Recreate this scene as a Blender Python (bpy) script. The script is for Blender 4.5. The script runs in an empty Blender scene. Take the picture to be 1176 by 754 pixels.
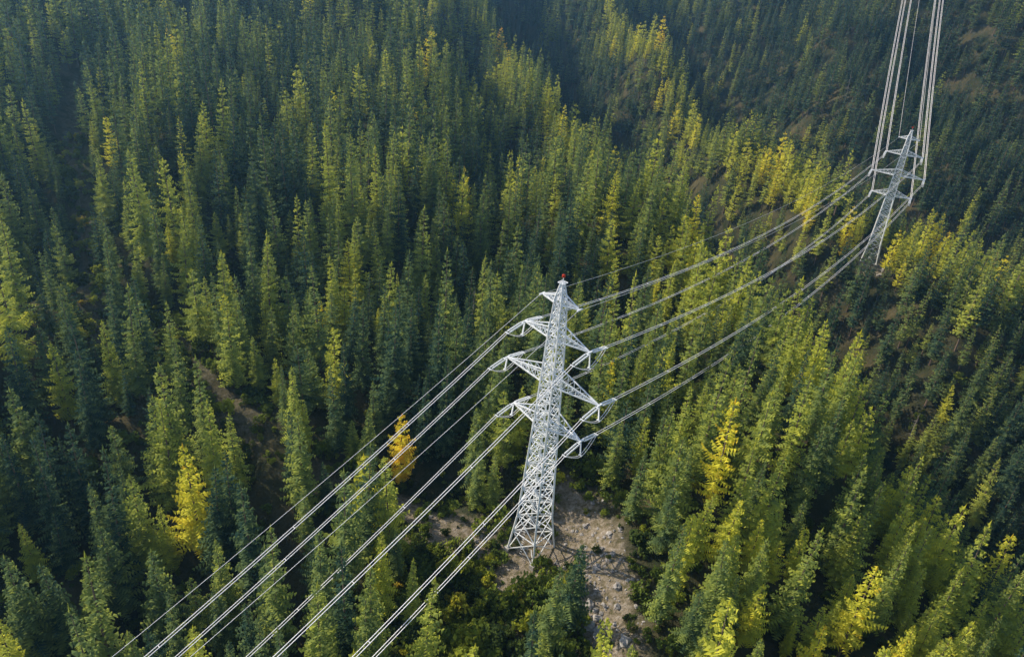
import bpy, math, random
import numpy as np
from mathutils import Vector, Matrix, Euler

scene = bpy.context.scene
rng = np.random.default_rng(7)
random.seed(7)
HAZE = 0.00027

# ------------------------------------------------------------------ helpers
def link(ob, parent=None):
    scene.collection.objects.link(ob)
    if parent: ob.parent = parent
    return ob

def mesh_from(name, V, F, mat=None):
    me = bpy.data.meshes.new(name)
    me.from_pydata([tuple(v) for v in V], [], [tuple(f) for f in F])
    me.update()
    if mat: me.materials.append(mat)
    return me

def new_mat(name):
    m = bpy.data.materials.new(name); m.use_nodes = True
    nt = m.node_tree; nt.nodes.clear()
    out = nt.nodes.new('ShaderNodeOutputMaterial')
    return m, nt, out

def ramp(nt, stops):
    r = nt.nodes.new('ShaderNodeValToRGB')
    els = r.color_ramp.elements
    while len(els) < len(stops): els.new(0.5)
    for e, (p, c) in zip(els, stops):
        e.position = p; e.color = (*c, 1)
    return r

# ------------------------------------------------------------------ materials
def foliage_mat(name, stops, transl=0.35):
    m, nt, out = new_mat(name)
    L = nt.links
    at = nt.nodes.new('ShaderNodeAttribute'); at.attribute_type = 'INSTANCER'; at.attribute_name = 'tint'
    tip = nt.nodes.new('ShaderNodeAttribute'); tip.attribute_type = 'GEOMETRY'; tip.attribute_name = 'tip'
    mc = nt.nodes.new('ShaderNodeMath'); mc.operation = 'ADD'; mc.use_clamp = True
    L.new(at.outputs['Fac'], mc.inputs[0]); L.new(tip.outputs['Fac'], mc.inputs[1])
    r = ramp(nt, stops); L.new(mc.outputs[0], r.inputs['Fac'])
    d = nt.nodes.new('ShaderNodeBsdfDiffuse')
    L.new(r.outputs['Color'], d.inputs['Color'])
    t = nt.nodes.new('ShaderNodeBsdfTranslucent'); L.new(r.outputs['Color'], t.inputs['Color'])
    mx = nt.nodes.new('ShaderNodeMixShader'); mx.inputs[0].default_value = transl
    L.new(d.outputs[0], mx.inputs[1]); L.new(t.outputs[0], mx.inputs[2])
    L.new(mx.outputs[0], out.inputs['Surface'])
    return m

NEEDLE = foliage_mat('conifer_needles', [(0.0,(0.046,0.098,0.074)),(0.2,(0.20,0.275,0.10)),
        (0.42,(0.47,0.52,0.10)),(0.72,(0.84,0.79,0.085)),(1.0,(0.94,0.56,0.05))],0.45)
LEAF = foliage_mat('shrub_leaves', [(0.0,(0.05,0.08,0.03)),(0.3,(0.18,0.24,0.04)),
        (0.6,(0.44,0.46,0.05)),(0.85,(0.60,0.46,0.05)),(1.0,(0.60,0.36,0.04))], 0.4)

def simple_mat(name, col, rough=0.8, metal=0.0, nscale=3.0, var=0.3):
    m, nt, out = new_mat(name); L = nt.links
    tc = nt.nodes.new('ShaderNodeTexCoord')
    no = nt.nodes.new('ShaderNodeTexNoise'); no.inputs['Scale'].default_value = nscale; no.inputs['Detail'].default_value = 5
    L.new(tc.outputs['Object'], no.inputs['Vector'])
    r = ramp(nt, [(0.3, tuple(c*(1-var) for c in col)), (0.7, tuple(min(1,c*(1+var*0.6)) for c in col))])
    L.new(no.outputs['Fac'], r.inputs['Fac'])
    p = nt.nodes.new('ShaderNodeBsdfPrincipled'); p.inputs['Roughness'].default_value = rough
    p.inputs['Metallic'].default_value = metal
    L.new(r.outputs['Color'], p.inputs['Base Color']); L.new(p.outputs[0], out.inputs['Surface'])
    return m
BARK = simple_mat('bark', (0.18,0.13,0.10), 0.95)
DEADWOOD = simple_mat('dead_wood', (0.38,0.34,0.31), 0.9)
STEEL = simple_mat('galvanised_steel', (0.90,0.92,0.95), 0.38, 0.0, 0.8, 0.08)
WIRE = simple_mat('aluminium_conductor', (0.96,0.93,0.95), 0.35, 0.0, 0.2, 0.03)
GLASS = simple_mat('insulator_glass', (0.86,0.89,0.92), 0.2, 0.0, 2.0, 0.08)
CONC = simple_mat('concrete', (0.45,0.43,0.40), 0.9)
REDP = simple_mat('red_lamp_glass', (0.6,0.05,0.02), 0.3)
ROCK = simple_mat('rock', (0.42,0.39,0.37), 0.9, 0, 0.9, 0.5)

def ground_mat():
    m, nt, out = new_mat('forest_floor'); L = nt.links
    tc = nt.nodes.new('ShaderNodeTexCoord')
    n1 = nt.nodes.new('ShaderNodeTexNoise'); n1.inputs['Scale'].default_value = 0.09; n1.inputs['Detail'].default_value = 6; n1.inputs['Roughness'].default_value=0.7
    n2 = nt.nodes.new('ShaderNodeTexNoise'); n2.inputs['Scale'].default_value = 0.9; n2.inputs['Detail'].default_value = 6; n2.inputs['Roughness'].default_value=0.75
    L.new(tc.outputs['Object'], n1.inputs['Vector']); L.new(tc.outputs['Object'], n2.inputs['Vector'])
    r1 = ramp(nt, [(0.35,(0.030,0.045,0.022)),(0.5,(0.070,0.070,0.036)),(0.68,(0.13,0.11,0.06))])
    L.new(n1.outputs['Fac'], r1.inputs['Fac'])
    r2 = ramp(nt, [(0.3,(0.09,0.12,0.04)),(0.42,(0.22,0.18,0.11)),(0.55,(0.36,0.30,0.23)),(0.7,(0.52,0.46,0.40))])
    L.new(n2.outputs['Fac'], r2.inputs['Fac'])
    at = nt.nodes.new('ShaderNodeAttribute'); at.attribute_name = 'bare'
    mm = nt.nodes.new('ShaderNodeMath'); mm.operation='MULTIPLY_ADD'
    L.new(n2.outputs['Fac'], mm.inputs[0]); mm.inputs[1].default_value=1.6; mm.inputs[2].default_value=-0.75
    ad = nt.nodes.new('ShaderNodeMath'); ad.operation='ADD'; ad.use_clamp=True
    mul = nt.nodes.new('ShaderNodeMath'); mul.operation='MULTIPLY'; mul.use_clamp=True
    L.new(at.outputs['Fac'], ad.inputs[0]); L.new(mm.outputs[0], ad.inputs[1])
    L.new(ad.outputs[0], mul.inputs[0]); L.new(at.outputs['Fac'], mul.inputs[1])
    mx = nt.nodes.new('ShaderNodeMix'); mx.data_type='RGBA'
    L.new(mul.outputs[0], mx.inputs[0]); L.new(r1.outputs['Color'], mx.inputs[6]); L.new(r2.outputs['Color'], mx.inputs[7])
    p = nt.nodes.new('ShaderNodeBsdfDiffuse')
    b = nt.nodes.new('ShaderNodeBump'); b.inputs['Strength'].default_value=1.0; b.inputs['Distance'].default_value=0.9
    L.new(n2.outputs['Fac'], b.inputs['Height']); L.new(b.outputs[0], p.inputs['Normal'])
    L.new(mx.outputs[2], p.inputs['Color']); L.new(p.outputs[0], out.inputs['Surface'])
    return m
GROUND = ground_mat()

# ------------------------------------------------------------------ terrain (camera height = 0)
T1 = Vector((7.8,113,-110.6)); T2 = Vector((161.5,323,-120.5)); T3 = Vector((275,620,12)); T0 = Vector((-174,-80,-194))
CP = [
 (-86,97,-122),(-40,90,-121),(7.8,113,-110.6),(14,100,-112),(0,125,-108),(20,75,-118),(-30,130,-111),(-132,170,-96),(-190,280,-68),
 (-250,450,-25),(-133,320,-74),(-68,220,-92),(-57,140,-110),(-89,480,-62),(-160,100,-113),(-240,180,-88),(-300,320,-50),
 (-52,600,-62),(14,380,-93),(53,270,-105),(70,190,-108),(77,140,-112),(99,118,-122),(120,100,-138),
 (49,100,-113),(60,70,-122),(-17,330,-98),(20,200,-104),
 (165,192,-170),(130,250,-158),(110,310,-146),(85,400,-130),(55,520,-112),(20,640,-92),(200,130,-190),(240,60,-210),
 (143,345,-120),(161.5,323,-120.5),(118,410,-108),(85,560,-80),(60,680,-62),(214,300,-121),(280,270,-128),(360,230,-140),
 (200,400,-146),(170,470,-132),(135,600,-112),(260,350,-152),(330,320,-168),(420,260,-185),
 (235,460,-112),(250,540,-70),(215,640,-60),(330,560,-30),(350,450,-75),(450,400,-90),(200,780,-20),(420,700,40),(275,620,12),
 (0,850,-20),(-150,750,10),(-300,600,20),(0,1200,60),(-400,1000,140),(400,1100,160),(700,700,80),(700,300,-120),(-600,500,60),
 (-500,150,-50),(-400,-100,-120),(-174,-80,-194),(0,0,-150),(100,20,-165),(200,-150,-250),(500,-100,-280),(0,-300,-230),(-300,-400,-220),(-60,40,-136),
 (700,1300,220),(-600,1400,220),(0,1500,120)]
CP = np.array(CP, float)
def K(r): 
    r = np.maximum(r, 1e-9); return r*r*np.log(r)
S = 100.0
n = len(CP); XY = CP[:,:2]/S
A = np.zeros((n+3,n+3)); D = np.linalg.norm(XY[:,None]-XY[None],axis=2)
A[:n,:n] = K(D)+np.eye(n)*0.003; A[:n,n]=1; A[:n,n+1:]=XY; A[n,:n]=1; A[n+1:,:n]=XY.T
Wt = np.linalg.solve(A, np.concatenate([CP[:,2],[0,0,0]]))
NW = []
for wl,amp in [(140,2.2),(95,1.8),(60,1.6),(42,1.1),(30,0.7),(18,0.4),(11,0.22)]:
    for k in range(3):
        a = rng.uniform(0,2*math.pi); NW.append((math.cos(a)*2*math.pi/wl, math.sin(a)*2*math.pi/wl, rng.uniform(0,6.28), amp*rng.uniform(.6,1.2)))
def seg_d(x,y,pts):
    best=np.full_like(x,1e9)
    for (ax,ay),(bx,by) in zip(pts[:-1],pts[1:]):
        dx,dy=bx-ax,by-ay; t=np.clip(((x-ax)*dx+(y-ay)*dy)/(dx*dx+dy*dy),0,1)
        best=np.minimum(best,np.hypot(x-ax-t*dx,y-ay-t*dy))
    return best
CREST1=[(-52,600),(14,380),(53,270),(66,190),(72,140),(95,118),(118,100)]
CREST2=[(60,680),(85,560),(118,410),(143,345),(161,323),(214,300),(280,270)]
RAV=[(-30,740),(2,600),(36,490),(64,385),(100,268),(120,200),(150,155),(200,110)]
TRENCH=[([(-10,740),(28,600),(66,480),(92,390),(112,310),(135,250),(170,205),(215,150)],42,27),
        (RAV,44,24),
        ([(105,700),(135,600),(175,470),(215,400),(262,350),(330,320),(420,270)],68,33),
        ([(-45,520),(-30,400),(-12,310),(-10,240),(-25,190)],14,20),
        ([(-130,420),(-100,300),(-75,220),(-62,170)],8,16),
        ([(250,700),(275,560),(300,480),(360,420)],42,22),
        (CREST1[:5],-9,14),(CREST2[:4],-12,14),([(-65,560),(-60,420),(-48,300),(-40,230)],-6,20)]
def terrain(x,y):
    x = np.atleast_1d(np.asarray(x,float)); y = np.atleast_1d(np.asarray(y,float))
    out = np.zeros_like(x)
    for s in range(0,len(x),40000):
        xs=x[s:s+40000]; ys=y[s:s+40000]
        P=np.stack([xs,ys],1)/S
        d=np.sqrt(((P[:,None]-XY[None])**2).sum(2))
        z=K(d)@Wt[:n]+Wt[n]+P@Wt[n+1:]
        nz=np.zeros_like(xs)
        for (kx,ky,ph,am) in NW: nz+=am*np.sin(kx*xs+ky*ys+ph+1.3*np.sin(kx*0.7*ys+ph))
        for pl,dep,wid in TRENCH: nz-=dep*np.exp(-(seg_d(xs,ys,pl)/wid)**2)
        damp=np.ones_like(xs)
        for T in (T0,T1,T2,T3):
            damp*=1-np.exp(-((xs-T.x)**2+(ys-T.y)**2)/(14**2))
        out[s:s+40000]=z+nz*damp
    return out
def smooth_noise(x,y,seed,wl):
    r=np.random.default_rng(seed); v=np.zeros_like(x)
    for k in range(7):
        a=r.uniform(0,6.28); w=wl*r.uniform(.6,1.6); v+=np.sin((x*math.cos(a)+y*math.sin(a))*6.283/w+r.uniform(0,6.28))
    return v/3.0

CLEAR = [
 [(15,124,5.0),(18,113,7.0),(20,102,7),(22,92,5.0),(23,84,3.5)],
 [(7.8,113,7.5),(4,104,7)],
 [(-6,114,6),(-12,117,5.5),(-22,125,3.5)],
 [(161.5,323,5.5),(160,317,4)],
]
CLEAR_SOFT = [
 [(-97,180,2),(-88,170,2.5),(-81,160,3.5),(-70,148,5.5),(-58,137,5)],
 [(-185,310,2.5),(-178,290,2.5),(-160,252,3),(-146,230,3),(-128,200,2.8),(-112,172,2.5),(-103,158,2)],
 [(140,205,4),(128,215,3),(155,190,3)],
 [(-40,128,3.5),(-30,124,3.5)],
]
def clear_dist(x,y,pls):
    best=np.full_like(x,1e9)
    for pl in pls:
        for (ax,ay,ar),(bx,by,br) in zip(pl[:-1],pl[1:]):
            dx,dy=bx-ax,by-ay; t=np.clip(((x-ax)*dx+(y-ay)*dy)/(dx*dx+dy*dy),0,1)
            d=np.hypot(x-ax-t*dx,y-ay-t*dy)-(ar+t*(br-ar)); best=np.minimum(best,d)
    return best

gx=np.concatenate([np.arange(-700,-240,12),np.arange(-240,420,2.5),np.arange(420,900,12)])
gy=np.concatenate([np.arange(-420,30,12),np.arange(30,420,2.5),np.arange(420,760,5),np.arange(760,1600,14)])
GX,GY=np.meshgrid(gx,gy); fx,fy=GX.ravel(),GY.ravel()
fz=terrain(fx,fy)
nx,ny=len(gx),len(gy)
idx=np.arange(nx*ny).reshape(ny,nx)
F=np.stack([idx[:-1,:-1],idx[:-1,1:],idx[1:,1:],idx[1:,:-1]],-1).reshape(-1,4)
me=bpy.data.meshes.new('hillside_terrain')
me.vertices.add(nx*ny); me.vertices.foreach_set('co',np.stack([fx,fy,fz],1).ravel())
me.loops.add(F.size); me.loops.foreach_set('vertex_index',F.ravel())
me.polygons.add(len(F)); me.polygons.foreach_set('loop_start',np.arange(0,F.size,4)); me.polygons.foreach_set('loop_total',np.full(len(F),4))
me.polygons.foreach_set('use_smooth',np.ones(len(F),bool))
me.update(calc_edges=True)
bare=np.maximum(np.clip(1.0-(clear_dist(fx,fy,CLEAR)+1.0)/3.5,0,1),0.45*np.clip(1.0-(clear_dist(fx,fy,CLEAR_SOFT)+.5)/2.5,0,1))
a=me.attributes.new('bare','FLOAT','POINT'); a.data.foreach_set('value',bare.astype(np.float32))
me.materials.append(GROUND)
link(bpy.data.objects.new('hillside_terrain',me))

# ------------------------------------------------------------------ trees
def tube(V,F,p,q,r0,r1,ns=6):
    p=Vector(p);q=Vector(q);d=(q-p).normalized()
    u=d.orthogonal().normalized();v=d.cross(u); b=len(V)
    for c,r in ((p,r0),(q,r1)):
        for i in range(ns):
            a=2*math.pi*i/ns; V.append(c+u*math.cos(a)*r+v*math.sin(a)*r)
    for i in range(ns): F.append((b+i,b+(i+1)%ns,b+ns+(i+1)%ns,b+ns+i))

def conifer(name,seed,H=20,R=2.9,wh=34,nb=9,gap=0.0,low=0.1,power=0.85,leafw=1.0,droop=0.35,step=.5,hang=.6):
    r=random.Random(seed); V=[];F=[];tips=[]
    bend=(r.uniform(-.3,.3),r.uniform(-.3,.3))
    def axis(z): t=z/H; return Vector((bend[0]*t*t,bend[1]*t*t,z))
    for k in range(5): tube(V,F,axis(H*k/5-(.8 if k==0 else 0)),axis(H*(k+1)/5),0.26*(1-k/5.2)+.02,0.26*(1-(k+1)/5.2)+.02,5)
    nbark=len(F); tips=[0]*len(V)
    lob=[r.uniform(0.68,1.25) for _ in range(12)]
    for w in range(wh):
        t0=low+(0.985-low)*(w+r.uniform(-.3,.3))/(wh-1)
        wj=r.uniform(.72,1.15)
        n_b=max(4,int(nb*(0.5+0.6*(1-t0))))
        a0=r.uniform(0,6.28)
        for b in range(n_b):
            if r.random()<gap: continue
            t=min(max(t0+r.gauss(0,.35)/wh,low),0.99)
            prof=(1-t)**power*min(1,0.6+(t-low)/0.12*0.4)
            az=a0+6.283*b/n_b+r.uniform(-.25,.25)
            L=R*prof*wj*lob[int(az/6.283*12)%12]*r.uniform(.72,1.15)+0.18
            dirr=Vector((math.cos(az),math.sin(az),0)); side=Vector((-math.sin(az),math.cos(az),0))
            slope=0.35*t-0.28*(1-t)+r.uniform(-.1,.1)
            base=axis(H*t); bj=r.gauss(-.05,.06)
            def pt(s): return base+dirr*(L*s)+Vector((0,0,slope*L*s-droop*L*s*s*0.8+0.18*L*s**4))
            ns=max(2,int(L/step))
            for k in range(ns):
                s=(k+0.6)/ns; p=pt(s); p2=pt(min(1.08,s+0.9/ns))
                wd=(0.34+0.34*L*(1-s)*min(1,s*3+.3))*leafw
                for sd in (-1,1):
                    q=p+side*sd*wd*r.uniform(.7,1.2)+dirr*wd*0.55+Vector((0,0,-wd*r.uniform(.15,.6)))
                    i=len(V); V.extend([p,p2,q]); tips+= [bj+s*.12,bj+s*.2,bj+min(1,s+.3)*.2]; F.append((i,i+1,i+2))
                if r.random()<hang:
                    q=p+dirr*.1+side*r.uniform(-.25,.25)+Vector((0,0,-r.uniform(.3,.65)*leafw)); j=p+dirr*.4*leafw+side*r.uniform(-.2,.2)
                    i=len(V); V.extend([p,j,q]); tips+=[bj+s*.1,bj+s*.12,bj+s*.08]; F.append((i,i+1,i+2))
    top=axis(H)
    for k in range(6):
        a=r.uniform(0,6.28); i=len(V)
        V.extend([top+Vector((0,0,.7)),top+Vector((math.cos(a)*.16,math.sin(a)*.16,-.3)),top+Vector((-math.sin(a)*.12,math.cos(a)*.12,-.6))]); tips+=[.2]*3; F.append((i,i+1,i+2))
    me=mesh_from(name,V,F); me.materials.append(BARK); me.materials.append(NEEDLE)
    mi=np.ones(len(F),dtype=np.int32); mi[:nbark]=0; me.polygons.foreach_set('material_index',mi)
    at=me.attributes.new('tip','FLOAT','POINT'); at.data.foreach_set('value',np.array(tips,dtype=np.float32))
    return me

specs=[dict(H=22,R=4.1,wh=30,nb=9),dict(H=21,R=3.7,wh=28,nb=8,power=.8),dict(H=23,R=3.5,wh=32,nb=8,power=.95,gap=.08),
       dict(H=19,R=4.3,wh=26,nb=9,power=.85,droop=.2),dict(H=20,R=4.0,wh=24,nb=8,gap=.15,power=.65,leafw=1.15,low=.15,droop=.15),
       dict(H=21,R=4.3,wh=25,nb=8,gap=.2,power=.6,leafw=1.1,low=.2,droop=.1),dict(H=24,R=3.0,wh=34,nb=8,gap=.1,power=.75)]
tree_meshes=[conifer('conifer_%d'%i,100+i,**s) for i,s in enumerate(specs)]
far_meshes=[]
for i,s in enumerate(specs):
    q=dict(s); q['wh']=int(s['wh']*.72); q['low']=.2; q['leafw']=s.get('leafw',1)*1.25; q['step']=.85; q['hang']=.5
    far_meshes.append(conifer('conifer_far_%d'%i,200+i,**q))
vcol=bpy.data.collections.new('conifer_tree_variants')
for i,m in enumerate(tree_meshes):
    o=bpy.data.objects.new('conifer_variant_%02d'%i,m); vcol.objects.link(o)
def snag():
    V=[];F=[];r=random.Random(5)
    tube(V,F,(0,0,-.5),(0.2,0,8),.2,.12);tube(V,F,(0.2,0,8),(.1,.2,15),.12,.02)
    for k in range(40):
        z=r.uniform(3,14.5);a=r.uniform(0,6.28);l=(15.5-z)*.14+.3
        tube(V,F,(.1,0,z),(.1+math.cos(a)*l,math.sin(a)*l,z-l*.3),.04,.015,4)
    return mesh_from('snag',V,F,DEADWOOD)
o=bpy.data.objects.new('conifer_variant_07',snag()); vcol.objects.link(o)
for i,m in enumerate(far_meshes):
    o=bpy.data.objects.new('conifer_variant_%02d'%(i+8),m); vcol.objects.link(o)

def scatter_obj(name,P,idx,rot,scl,tint,coll):
    me=bpy.data.meshes.new(name); N=len(P)
    me.vertices.add(N); me.vertices.foreach_set('co',np.asarray(P,np.float32).ravel())
    def add(nm,ty,arr,key='value'):
        a=me.attributes.new(nm,ty,'POINT'); a.data.foreach_set(key,np.ascontiguousarray(arr).ravel())
    add('vidx','INT',idx.astype(np.int32)); add('tint','FLOAT',tint.astype(np.float32))
    add('rot','FLOAT_VECTOR',rot.astype(np.float32),'vector'); add('scl','FLOAT_VECTOR',scl.astype(np.float32),'vector')
    ob=link(bpy.data.objects.new(name,me))
    ng=bpy.data.node_groups.new(name+'_instancing','GeometryNodeTree')
    ng.interface.new_socket('Geometry',in_out='INPUT',socket_type='NodeSocketGeometry')
    ng.interface.new_socket('Geometry',in_out='OUTPUT',socket_type='NodeSocketGeometry')
    N_=ng.nodes; L=ng.links
    gi=N_.new('NodeGroupInput'); go=N_.new('NodeGroupOutput')
    ci=N_.new('GeometryNodeCollectionInfo'); ci.inputs['Collection'].default_value=coll
    ci.inputs['Separate Children'].default_value=True; ci.inputs['Reset Children'].default_value=True
    ip=N_.new('GeometryNodeInstanceOnPoints'); ip.inputs['Pick Instance'].default_value=True
    def na(nm,ty):
        q=N_.new('GeometryNodeInputNamedAttribute'); q.data_type=ty; q.inputs['Name'].default_value=nm
        return [s for s in q.outputs if s.enabled and s.name=='Attribute'][0]
    L.new(gi.outputs[0],ip.inputs['Points']); L.new(ci.outputs[0],ip.inputs['Instance'])
    L.new(na('vidx','INT'),ip.inputs['Instance Index']); L.new(na('rot','FLOAT_VECTOR'),ip.inputs['Rotation'])
    L.new(na('scl','FLOAT_VECTOR'),ip.inputs['Scale']); L.new(ip.outputs[0],go.inputs[0])
    md=ob.modifiers.new('instances','NODES'); md.node_group=ng
    return ob

def tint_at(x,y):
    t=0.16+0.11*smooth_noise(x,y,3,70)+0.06*smooth_noise(x,y,4,25)
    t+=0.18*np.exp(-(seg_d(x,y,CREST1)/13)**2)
    t+=0.28*np.exp(-(seg_d(x,y,CREST2)/14)**2)  # yellowish crest trees, their sunlit look put into the tint
    t+=0.32*np.exp(-(((x-58)/34)**2+((y-94)/27)**2))  # lower right: yellow-green trees, tint brightened to stand in for more sunlight
    # dark spruce, with slope shade put into the tint: far slope, ravine flanks
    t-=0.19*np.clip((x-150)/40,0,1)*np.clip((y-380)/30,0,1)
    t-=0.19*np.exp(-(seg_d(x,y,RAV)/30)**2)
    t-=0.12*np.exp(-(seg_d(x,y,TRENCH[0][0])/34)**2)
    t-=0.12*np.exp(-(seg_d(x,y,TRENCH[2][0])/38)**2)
    return t

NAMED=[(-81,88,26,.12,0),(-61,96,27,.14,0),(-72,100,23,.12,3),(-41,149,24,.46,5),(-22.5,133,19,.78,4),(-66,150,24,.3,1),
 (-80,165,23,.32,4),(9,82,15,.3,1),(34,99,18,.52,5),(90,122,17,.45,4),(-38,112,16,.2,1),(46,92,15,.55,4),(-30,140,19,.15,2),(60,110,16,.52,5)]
SP=6.1
sx=np.arange(-420,560,SP); sy=np.arange(20,900,SP)
X,Y=np.meshgrid(sx,sy); X=X.ravel(); Y=Y.ravel()
X=X+rng.uniform(-3.05,3.05,X.size); Y=Y+rng.uniform(-3.05,3.05,Y.size)
keep=(X>-0.85*Y-60)&(X<0.85*Y+80)
X=X[keep];Y=Y[keep]
Z=terrain(X,Y); sl=np.hypot(terrain(X+2,Y)-Z,terrain(X,Y+2)-Z)/2
cd=np.minimum(clear_dist(X,Y,CLEAR),clear_dist(X,Y,CLEAR_SOFT)-.3)
keep=cd>1.2
row=(((X+3)/17)**2+((Y-98)/17)**2)<1
keep&=~(row&(rng.random(X.size)<.9))
dens=np.clip(0.60+0.7*sl,0.58,1.0)-np.clip(0.18*smooth_noise(X,Y,11,38),-.1,.45)
nl=np.exp(-(((X+75)/50)**2+((Y-105)/38)**2)); dens*=1-.35*nl
keep&=rng.random(X.size)<dens
for (a,b,_,_,_) in NAMED: keep&=np.hypot(X-a,Y-b)>4.8
X=X[keep];Y=Y[keep];Z=Z[keep];cd=cd[keep];row=row[keep];nl=nl[keep]; N=len(X)
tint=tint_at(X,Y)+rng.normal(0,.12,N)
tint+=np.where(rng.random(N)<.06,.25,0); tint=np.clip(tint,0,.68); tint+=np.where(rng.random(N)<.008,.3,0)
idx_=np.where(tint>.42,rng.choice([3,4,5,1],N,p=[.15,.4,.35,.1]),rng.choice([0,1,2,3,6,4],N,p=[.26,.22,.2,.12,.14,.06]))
idx_=np.where(Y>255,idx_+8,idx_)
idx_=np.where(rng.random(N)<.005,7,idx_)
h=(1.02+0.13*smooth_noise(X,Y,21,60))*np.exp(rng.normal(0,.28,N))*(1+.12*nl)
h=np.clip(h,.36,1.5); edge=np.clip((cd-1)/10,0,1); h*=.72+.28*edge
h=np.where(row,h*.5,h)
bright_zone=np.exp(-(((X-58)/40)**2+((Y-98)/30)**2)); h*=1-.2*bright_zone
scl=np.stack([h**.8*rng.uniform(.78,1.2,N),h**.8*rng.uniform(.78,1.2,N),h],1)
rot=np.stack([rng.normal(0,.03,N),rng.normal(0,.03,N),rng.uniform(0,6.283,N)],1)
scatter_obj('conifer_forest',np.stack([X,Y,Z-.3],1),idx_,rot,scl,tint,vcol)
print('TREES',N)
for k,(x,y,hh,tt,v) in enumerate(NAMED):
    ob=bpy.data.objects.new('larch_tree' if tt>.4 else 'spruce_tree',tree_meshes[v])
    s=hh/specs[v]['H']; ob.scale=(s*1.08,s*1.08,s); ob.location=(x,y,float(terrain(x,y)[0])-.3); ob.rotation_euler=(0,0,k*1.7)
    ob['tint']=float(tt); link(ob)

def bush(seed,n=300):
    r=random.Random(seed);V=[];F=[];tips=[]
    cl=[(r.uniform(-.7,.7),r.uniform(-.7,.7),r.uniform(.4,1.3),r.uniform(.35,.65)) for _ in range(8)]
    for c in cl: tube(V,F,(0,0,-.2),(c[0],c[1],c[2]),.04,.015,4)
    nb=len(F); tips=[0]*len(V)
    for k in range(n):
        c=r.choice(cl); d=Vector((r.gauss(0,1),r.gauss(0,1),r.gauss(0,1))).normalized()*c[3]*r.random()**.4
        p=Vector(c[:3])+d; i=len(V); s=r.uniform(.1,.23)
        u=Vector((r.gauss(0,1),r.gauss(0,1),r.gauss(0,.6))).normalized()*s; w=u.orthogonal().normalized()*s*.7
        V.extend([p-u,p+w,p+u,p-w]); F.append((i,i+1,i+2,i+3)); tips+=[r.gauss(0,.05)]*4
    me=mesh_from('bush',V,F); me.materials.append(BARK); me.materials.append(LEAF)
    mi=np.ones(len(F),dtype=np.int32); mi[:nb]=0; me.polygons.foreach_set('material_index',mi)
    at=me.attributes.new('tip','FLOAT','POINT'); at.data.foreach_set('value',np.array(tips,dtype=np.float32))
    return me
bcol=bpy.data.collections.new('shrub_variants')
for i in range(3):
    bcol.objects.link(bpy.data.objects.new('shrub_variant_%d'%i,bush(50+i)))
M=18000
bx=rng.uniform(-180,200,M); by=rng.uniform(50,260,M)
kp=(bx>-.95*by-20)&(bx<.95*by+30)
cdb=np.minimum(clear_dist(bx,by,CLEAR),clear_dist(bx,by,CLEAR_SOFT)+2); near=np.hypot(bx-0,by-105)<28
kp&=((cdb>-1.5)|(rng.random(M)<.12)); kp&=(near|(cdb<5)|(rng.random(M)<.2))
bx=bx[kp];by=by[kp]
ex=rng.normal(-4,11,900); ey=rng.normal(98,10,900); ce=clear_dist(ex,ey,CLEAR); q=(ce>-3.0)|(rng.random(900)<.12)
bx=np.concatenate([bx,ex[q]]);by=np.concatenate([by,ey[q]]); M=len(bx)
bt=np.clip(.26+.12*smooth_noise(bx,by,31,14)+rng.normal(0,.12,M)+np.where(rng.random(M)<.04,.4,0),0,.85)
bs=np.exp(rng.normal(-.2,.5,M)); 
scatter_obj('undergrowth_shrubs',np.stack([bx,by,terrain(bx,by)-.1],1),rng.integers(0,3,M),
  np.stack([np.zeros(M),np.zeros(M),rng.uniform(0,6.28,M)],1),np.stack([bs,bs,bs*rng.uniform(.7,1.4,M)],1),bt,bcol)

rcol=bpy.data.collections.new('rock_variants')
import bmesh
for i in range(3):
    bm=bmesh.new(); bmesh.ops.create_icosphere(bm,subdivisions=2,radius=.5); r=random.Random(i)
    for v in bm.verts:
        v.co*=r.uniform(.75,1.2); v.co.z*=.65
    m=bpy.data.meshes.new('rock'); bm.to_mesh(m); bm.free(); m.materials.append(ROCK)
    rcol.objects.link(bpy.data.objects.new('rock_variant_%d'%i,m))
M=5000; rx=rng.uniform(-190,200,M); ry=rng.uniform(70,340,M); cr=clear_dist(rx,ry,CLEAR); k=cr<.8; rx=rx[k];ry=ry[k]
ex=np.concatenate([rng.normal(161,4,100),rng.normal(19.5,3.6,360)]); ey=np.concatenate([rng.normal(319,4,100),rng.normal(104,10,360)])
rx=np.concatenate([rx,ex]);ry=np.concatenate([ry,ey]);M=len(rx); rs=np.exp(rng.normal(-.75,.6,M)); rs[-460:-360]*=1.7
scatter_obj('scattered_rocks',np.stack([rx,ry,terrain(rx,ry)],1),rng.integers(0,3,M),rng.uniform(0,6.28,(M,3))*np.array([.1,.1,1]),np.stack([rs]*3,1)*rng.uniform(.7,1.3,(M,3)),np.zeros(M),rcol)

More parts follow.
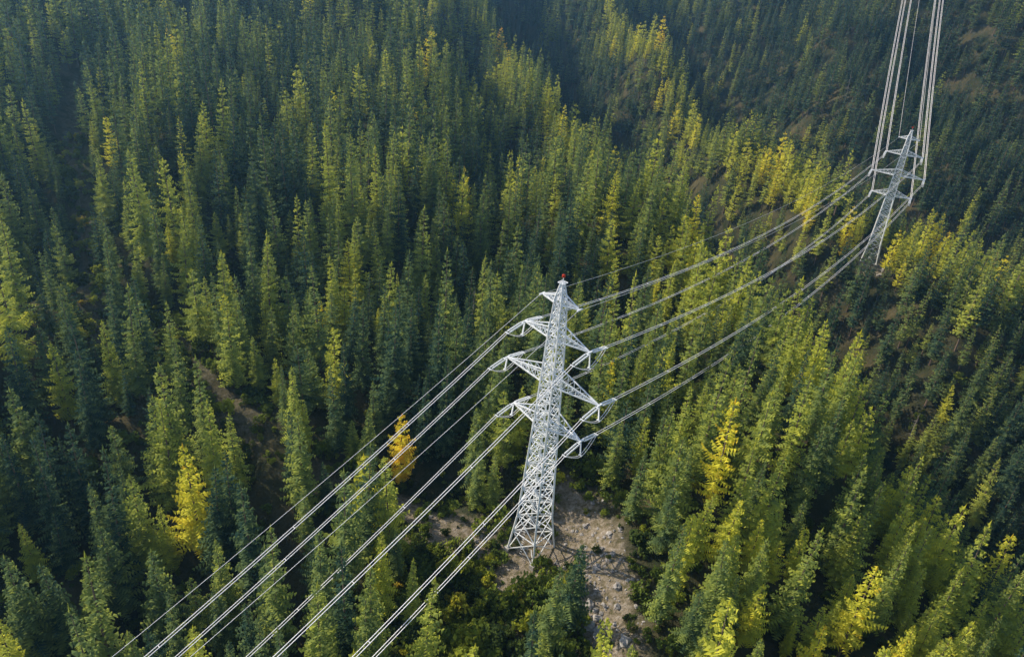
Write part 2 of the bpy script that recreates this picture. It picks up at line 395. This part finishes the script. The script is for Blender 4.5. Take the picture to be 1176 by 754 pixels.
# ------------------------------------------------------------------ pylons
class B:
    def __init__(s): s.V=[];s.F=[]
    def beam(s,p,q,w):
        p=Vector(p);q=Vector(q);d=(q-p)
        if d.length<1e-4: return
        d.normalize(); u=d.cross(Vector((0,0,1)))
        if u.length<.05: u=Vector((1,0,0))
        u.normalize(); v=d.cross(u); h=w/2; b=len(s.V)
        for c in (p,q):
            for (i,j) in ((-1,-1),(1,-1),(1,1),(-1,1)): s.V.append(c+u*h*i+v*h*j)
        for i in range(4): s.F.append((b+i,b+(i+1)%4,b+4+(i+1)%4,b+4+i))
        s.F.append((b+3,b+2,b+1,b)); s.F.append((b+4,b+5,b+6,b+7))
    def disc(s,c,d,r,h,n=8):
        c=Vector(c);d=Vector(d).normalized();u=d.orthogonal().normalized();v=d.cross(u);b=len(s.V)
        s.V.append(c-d*h/2)
        for i in range(n):
            a=6.2832*i/n; s.V.append(c+u*math.cos(a)*r+v*math.sin(a)*r)
        s.V.append(c+d*h/2)
        for i in range(n): s.F.append((b,b+1+(i+1)%n,b+1+i)); s.F.append((b+n+1,b+1+i,b+1+(i+1)%n))
    def tube(s,pts,r,n=5):
        b=len(s.V); m=len(pts)
        for k,p in enumerate(pts):
            d=(pts[min(k+1,m-1)]-pts[max(k-1,0)]).normalized(); u=d.cross(Vector((0,0,1)))
            if u.length<.01:u=Vector((1,0,0))
            u.normalize(); v=d.cross(u)
            for i in range(n):
                a=6.2832*i/n; s.V.append(p+u*math.cos(a)*r+v*math.sin(a)*r)
        for k in range(m-1):
            for i in range(n):
                s.F.append((b+k*n+i,b+k*n+(i+1)%n,b+(k+1)*n+(i+1)%n,b+(k+1)*n+i))
    def mesh(s,name,mat): return mesh_from(name,s.V,s.F,mat)

def bw(z):
    pts=[(0,3.4),(9,2.45),(31,1.65),(50,1.1),(57,.75),(60,.22)]
    for (a,x),(b,y) in zip(pts[:-1],pts[1:]):
        if z<=b: return x+(y-x)*(z-a)/(b-a)
    return .22
ARMS=[(56.3,4.1,1.4,False),(49.6,7.3,2.0,True),(40.6,10.7,2.4,True),(31.6,8.1,2.2,True)]
parts={}
b=B()
levels=[0]
while levels[-1]<57:
    z=levels[-1]; st=max(1.7,bw(z)*1.45); levels.append(z+st)
levels=[l*57/levels[-1] for l in levels]+[58.6,60]
for li,(z0,z1) in enumerate(zip(levels[:-1],levels[1:])):
    w0,w1=bw(z0),bw(z1)
    C0=[Vector((w0*i,w0*j,z0)) for i,j in((-1,-1),(1,-1),(1,1),(-1,1))]; C1=[Vector((w1*i,w1*j,z1)) for i,j in((-1,-1),(1,-1),(1,1),(-1,1))]
    lw=.34 if z0<31 else .26; dw=.16 if z0<31 else .13
    for k in range(4):
        k2=(k+1)%4
        b.beam(C0[k],C1[k],lw); b.beam(C0[k],C1[k2],dw); b.beam(C0[k2],C1[k],dw); b.beam(C1[k],C1[k2],dw)
    if li%3==0: b.beam(C0[0],C0[2],.12); b.beam(C0[1],C0[3],.12)
parts['lattice_mast']=b.mesh('lattice_mast',STEEL)
ins=B(); jmp=B(); hw=B()
ATT={}
for ai,(z,a,dp,cond) in enumerate(ARMS):
    b=B(); w0=bw(z); w1=bw(z+dp)
    for sd in (-1,1):
        tip=Vector((sd*a,0,z+.15))
        nseg=max(3,int((a-w0)/1.5))
        lo=[[Vector((sd*w0,j*w0,z)).lerp(tip,k/nseg) for k in range(nseg+1)] for j in (-1,1)]
        hi=[[Vector((sd*w1,j*w1,z+dp)).lerp(tip,k/nseg) for k in range(nseg+1)] for j in (-1,1)]
        for j in (0,1):
            b.beam(lo[j][0],tip,.22); b.beam(hi[j][0],tip,.18)
            for k in range(nseg):
                b.beam(lo[j][k],hi[j][k+1] if k+1<nseg else tip,.11); b.beam(lo[j][k],hi[j][k],.11)
        for k in range(nseg):
            b.beam(lo[0][k],lo[1][k+1],.11); b.beam(lo[0][k],lo[1][k],.11)
        b.beam(tip+Vector((0,-.7,0)),tip+Vector((0,.7,0)),.25)
        if cond:
            Ls=4.0; ends=[]
            for dr in (-1,1):
                st=tip+Vector((0,.7*dr,-.1)); en=tip+Vector((0,(.7+Ls)*dr,-.75)); d=(en-st).normalized()
                for off in (-.28,.28):
                    o_=Vector((off,0,0)); hw.tube([st+o_,en+o_],.05,5)
                    for q in range(20): ins.disc(st+o_+d*(.35+q*(Ls-.8)/19),d,.18,.14)
                hw.beam(en+Vector((-.45,0,0)),en+Vector((.45,0,0)),.16); hw.beam(st+Vector((-.4,0,0)),st+Vector((.4,0,0)),.16)
                ATT[(ai,sd,dr)]=en+Vector((0,.15*dr,0)); ends.append(en)
            jz=2.3; out=sd*.3
            for off in (-.22,.22):
                P=[]
                for k in range(17):
                    t=k/16; yy=ends[0].y+(ends[1].y-ends[0].y)*t; sag=jz*(1-abs(2*t-1)**1.5)
                    P.append(Vector((ends[0].x+off+out*math.sin(math.pi*t),yy,ends[0].z-sag)))
                jmp.tube(P,.05,6)
            st=tip+Vector((0,0,-.1)); en=Vector((tip.x+out,0,ends[0].z-jz+.15)); d=(en-st).normalized(); ln=(en-st).length
            for q in range(int(ln/.2)): ins.disc(st+d*(.2+q*.19),d,.17,.12)
            hw.beam(en-Vector((.35,0,0)),en+Vector((.35,0,0)),.2)
        else:
            for dr in(-1,1): ATT[(ai,sd,dr)]=tip+Vector((0,.7*dr,-.1))
    parts['cross_arm_%d'%(ai+1)]=b.mesh('cross_arm',STEEL)
parts['insulator_strings']=ins.mesh('insulator_strings',GLASS)
parts['jumper_loops']=jmp.mesh('jumper_loops',WIRE)
parts['string_fittings']=hw.mesh('string_fittings',STEEL)
b=B()
for i in(-1,1):
    b.beam((-.6,.6*i,60),(.6,.6*i,60),.12); b.beam((.6*i,-.6,60),(.6*i,.6,60),.12)
b.beam((0,0,60),(0,0,60.9),.12)
parts['peak_frame']=b.mesh('peak_frame',STEEL)
b=B(); P=[Vector((0,0,60.8)),Vector((0,0,61.0)),Vector((0,0,61.4)),Vector((0,0,61.6))]; b.tube(P[1:3],.28,10); b.disc(P[1],(0,0,1),.28,.25,10); b.disc(P[2],(0,0,1),.28,.3,10)
parts['red_warning_lamp']=b.mesh('red_warning_lamp',REDP)
b=B()
for i in(-1,1):
    for j in(-1,1): b.beam((3.45*i,3.45*j,-3),(3.4*i,3.4*j,.45),1.1)
parts['concrete_footings']=b.mesh('concrete_footings',CONC)
b=B()
for k in range(int(56/.6)):
    z=1+k*.6; b.beam((-.25,-bw(z)-.1,z),(.25,-bw(z)-.1,z),.05)
parts['climbing_ladder']=b.mesh('climbing_ladder',STEEL)

def hdir(a,b_): d=(b_-a); d.z=0; return d.normalized()
d01=hdir(T0,T1); d12=hdir(T1,T2); d23=hdir(T2,T3)
towers=[(T0,d01),(T1,(d01+d12).normalized()),(T2,(d12+d23).normalized()),(T3,d23)]
MATS=[]
for (T,d) in towers:
    e=bpy.data.objects.new('transmission_tower',None); link(e)
    e.location=T; ang=math.atan2(-d.x,d.y); e.rotation_euler=(0,0,ang)
    MATS.append(Matrix.Translation(T)@Matrix.Rotation(ang,4,'Z'))
    for nm,m in parts.items(): link(bpy.data.objects.new(nm,m),e)
line=bpy.data.objects.new('overhead_power_line',None); link(line)
def span(i,j,sag,rad):
    for ai,(z,a,dp,cond) in enumerate(ARMS):
        for sd in(-1,1):
            p=MATS[i]@ATT[(ai,sd,1)]; q=MATS[j]@ATT[(ai,sd,-1)]
            side=(q-p).cross(Vector((0,0,1))).normalized()
            b=B(); s=sag if cond else sag*.8
            for off in ((-.24,.24) if cond else (0,)):
                P=[]
                for k in range(49):
                    t=k/48; v=p.lerp(q,t)+side*off; v.z-=4*s*t*(1-t)*(1+.02*ai); P.append(v)
                b.tube(P,rad if cond else rad*.55,5)
            if cond:
                for k in range(1,12):
                    t=k/12; v=p.lerp(q,t); v.z-=4*s*t*(1-t)*(1+.02*ai); b.beam(v-side*.3,v+side*.3,.08)
            link(bpy.data.objects.new('conductor' if cond else 'earth_wire',b.mesh('conductor',WIRE)),line)
span(0,1,10,.06); span(1,2,8,.05); span(2,3,6,.09)

# ------------------------------------------------------------------ haze
if HAZE>0:
    m,nt,out=new_mat('valley_haze')
    vs=nt.nodes.new('ShaderNodeVolumeScatter'); vs.inputs['Color'].default_value=(0.28,0.62,1.0,1); vs.inputs['Density'].default_value=HAZE; vs.inputs['Anisotropy'].default_value=0.6
    nt.links.new(vs.outputs[0],out.inputs['Volume'])
    b=[(-700,-400,-320),(900,-400,-320),(900,1500,-320),(-700,1500,-320)]
    V=b+[(x,y,60) for x,y,z in b]
    me=mesh_from('valley_haze',V,[(3,2,1,0),(4,5,6,7),(0,1,5,4),(1,2,6,5),(2,3,7,6),(3,0,4,7)],m)
    link(bpy.data.objects.new('valley_haze',me))

# ------------------------------------------------------------------ light
az=(-0.90,0.44); el=math.radians(33)
l=bpy.data.lights.new('sun','SUN'); l.energy=5; l.angle=math.radians(.5); l.color=(1,.93,.78)
so=link(bpy.data.objects.new('sun',l))
n_=math.hypot(*az); sd=Vector((az[0]/n_*math.cos(el),az[1]/n_*math.cos(el),math.sin(el)))
so.rotation_euler=sd.to_track_quat('Z','Y').to_euler()
w=bpy.data.worlds.new('World'); scene.world=w; w.use_nodes=True; nt=w.node_tree
bg=nt.nodes['Background']; sk=nt.nodes.new('ShaderNodeTexSky'); sk.sky_type='NISHITA'; sk.sun_disc=False
sk.sun_elevation=el; sk.sun_rotation=math.atan2(az[0],az[1]); nt.links.new(sk.outputs[0],bg.inputs[0]); bg.inputs[1].default_value=.15

# ------------------------------------------------------------------ camera
p=math.radians(28); r=math.radians(5)
R0=Vector((1,0,0)); U0=Vector((0,math.sin(p),math.cos(p))); Fd=Vector((0,math.cos(p),-math.sin(p)))
R=R0*math.cos(r)+U0*math.sin(r); U=-R0*math.sin(r)+U0*math.cos(r)
cam=bpy.data.cameras.new('camera'); cam.lens=36*850/1176; cam.sensor_width=36; cam.clip_end=6000; cam.clip_start=.5
co=link(bpy.data.objects.new('camera',cam))
M4=Matrix((R,U,-Fd)).transposed().to_4x4(); co.matrix_world=M4
scene.camera=co
scene.view_settings.view_transform='Standard'; scene.view_settings.look='None'; scene.view_settings.exposure=0
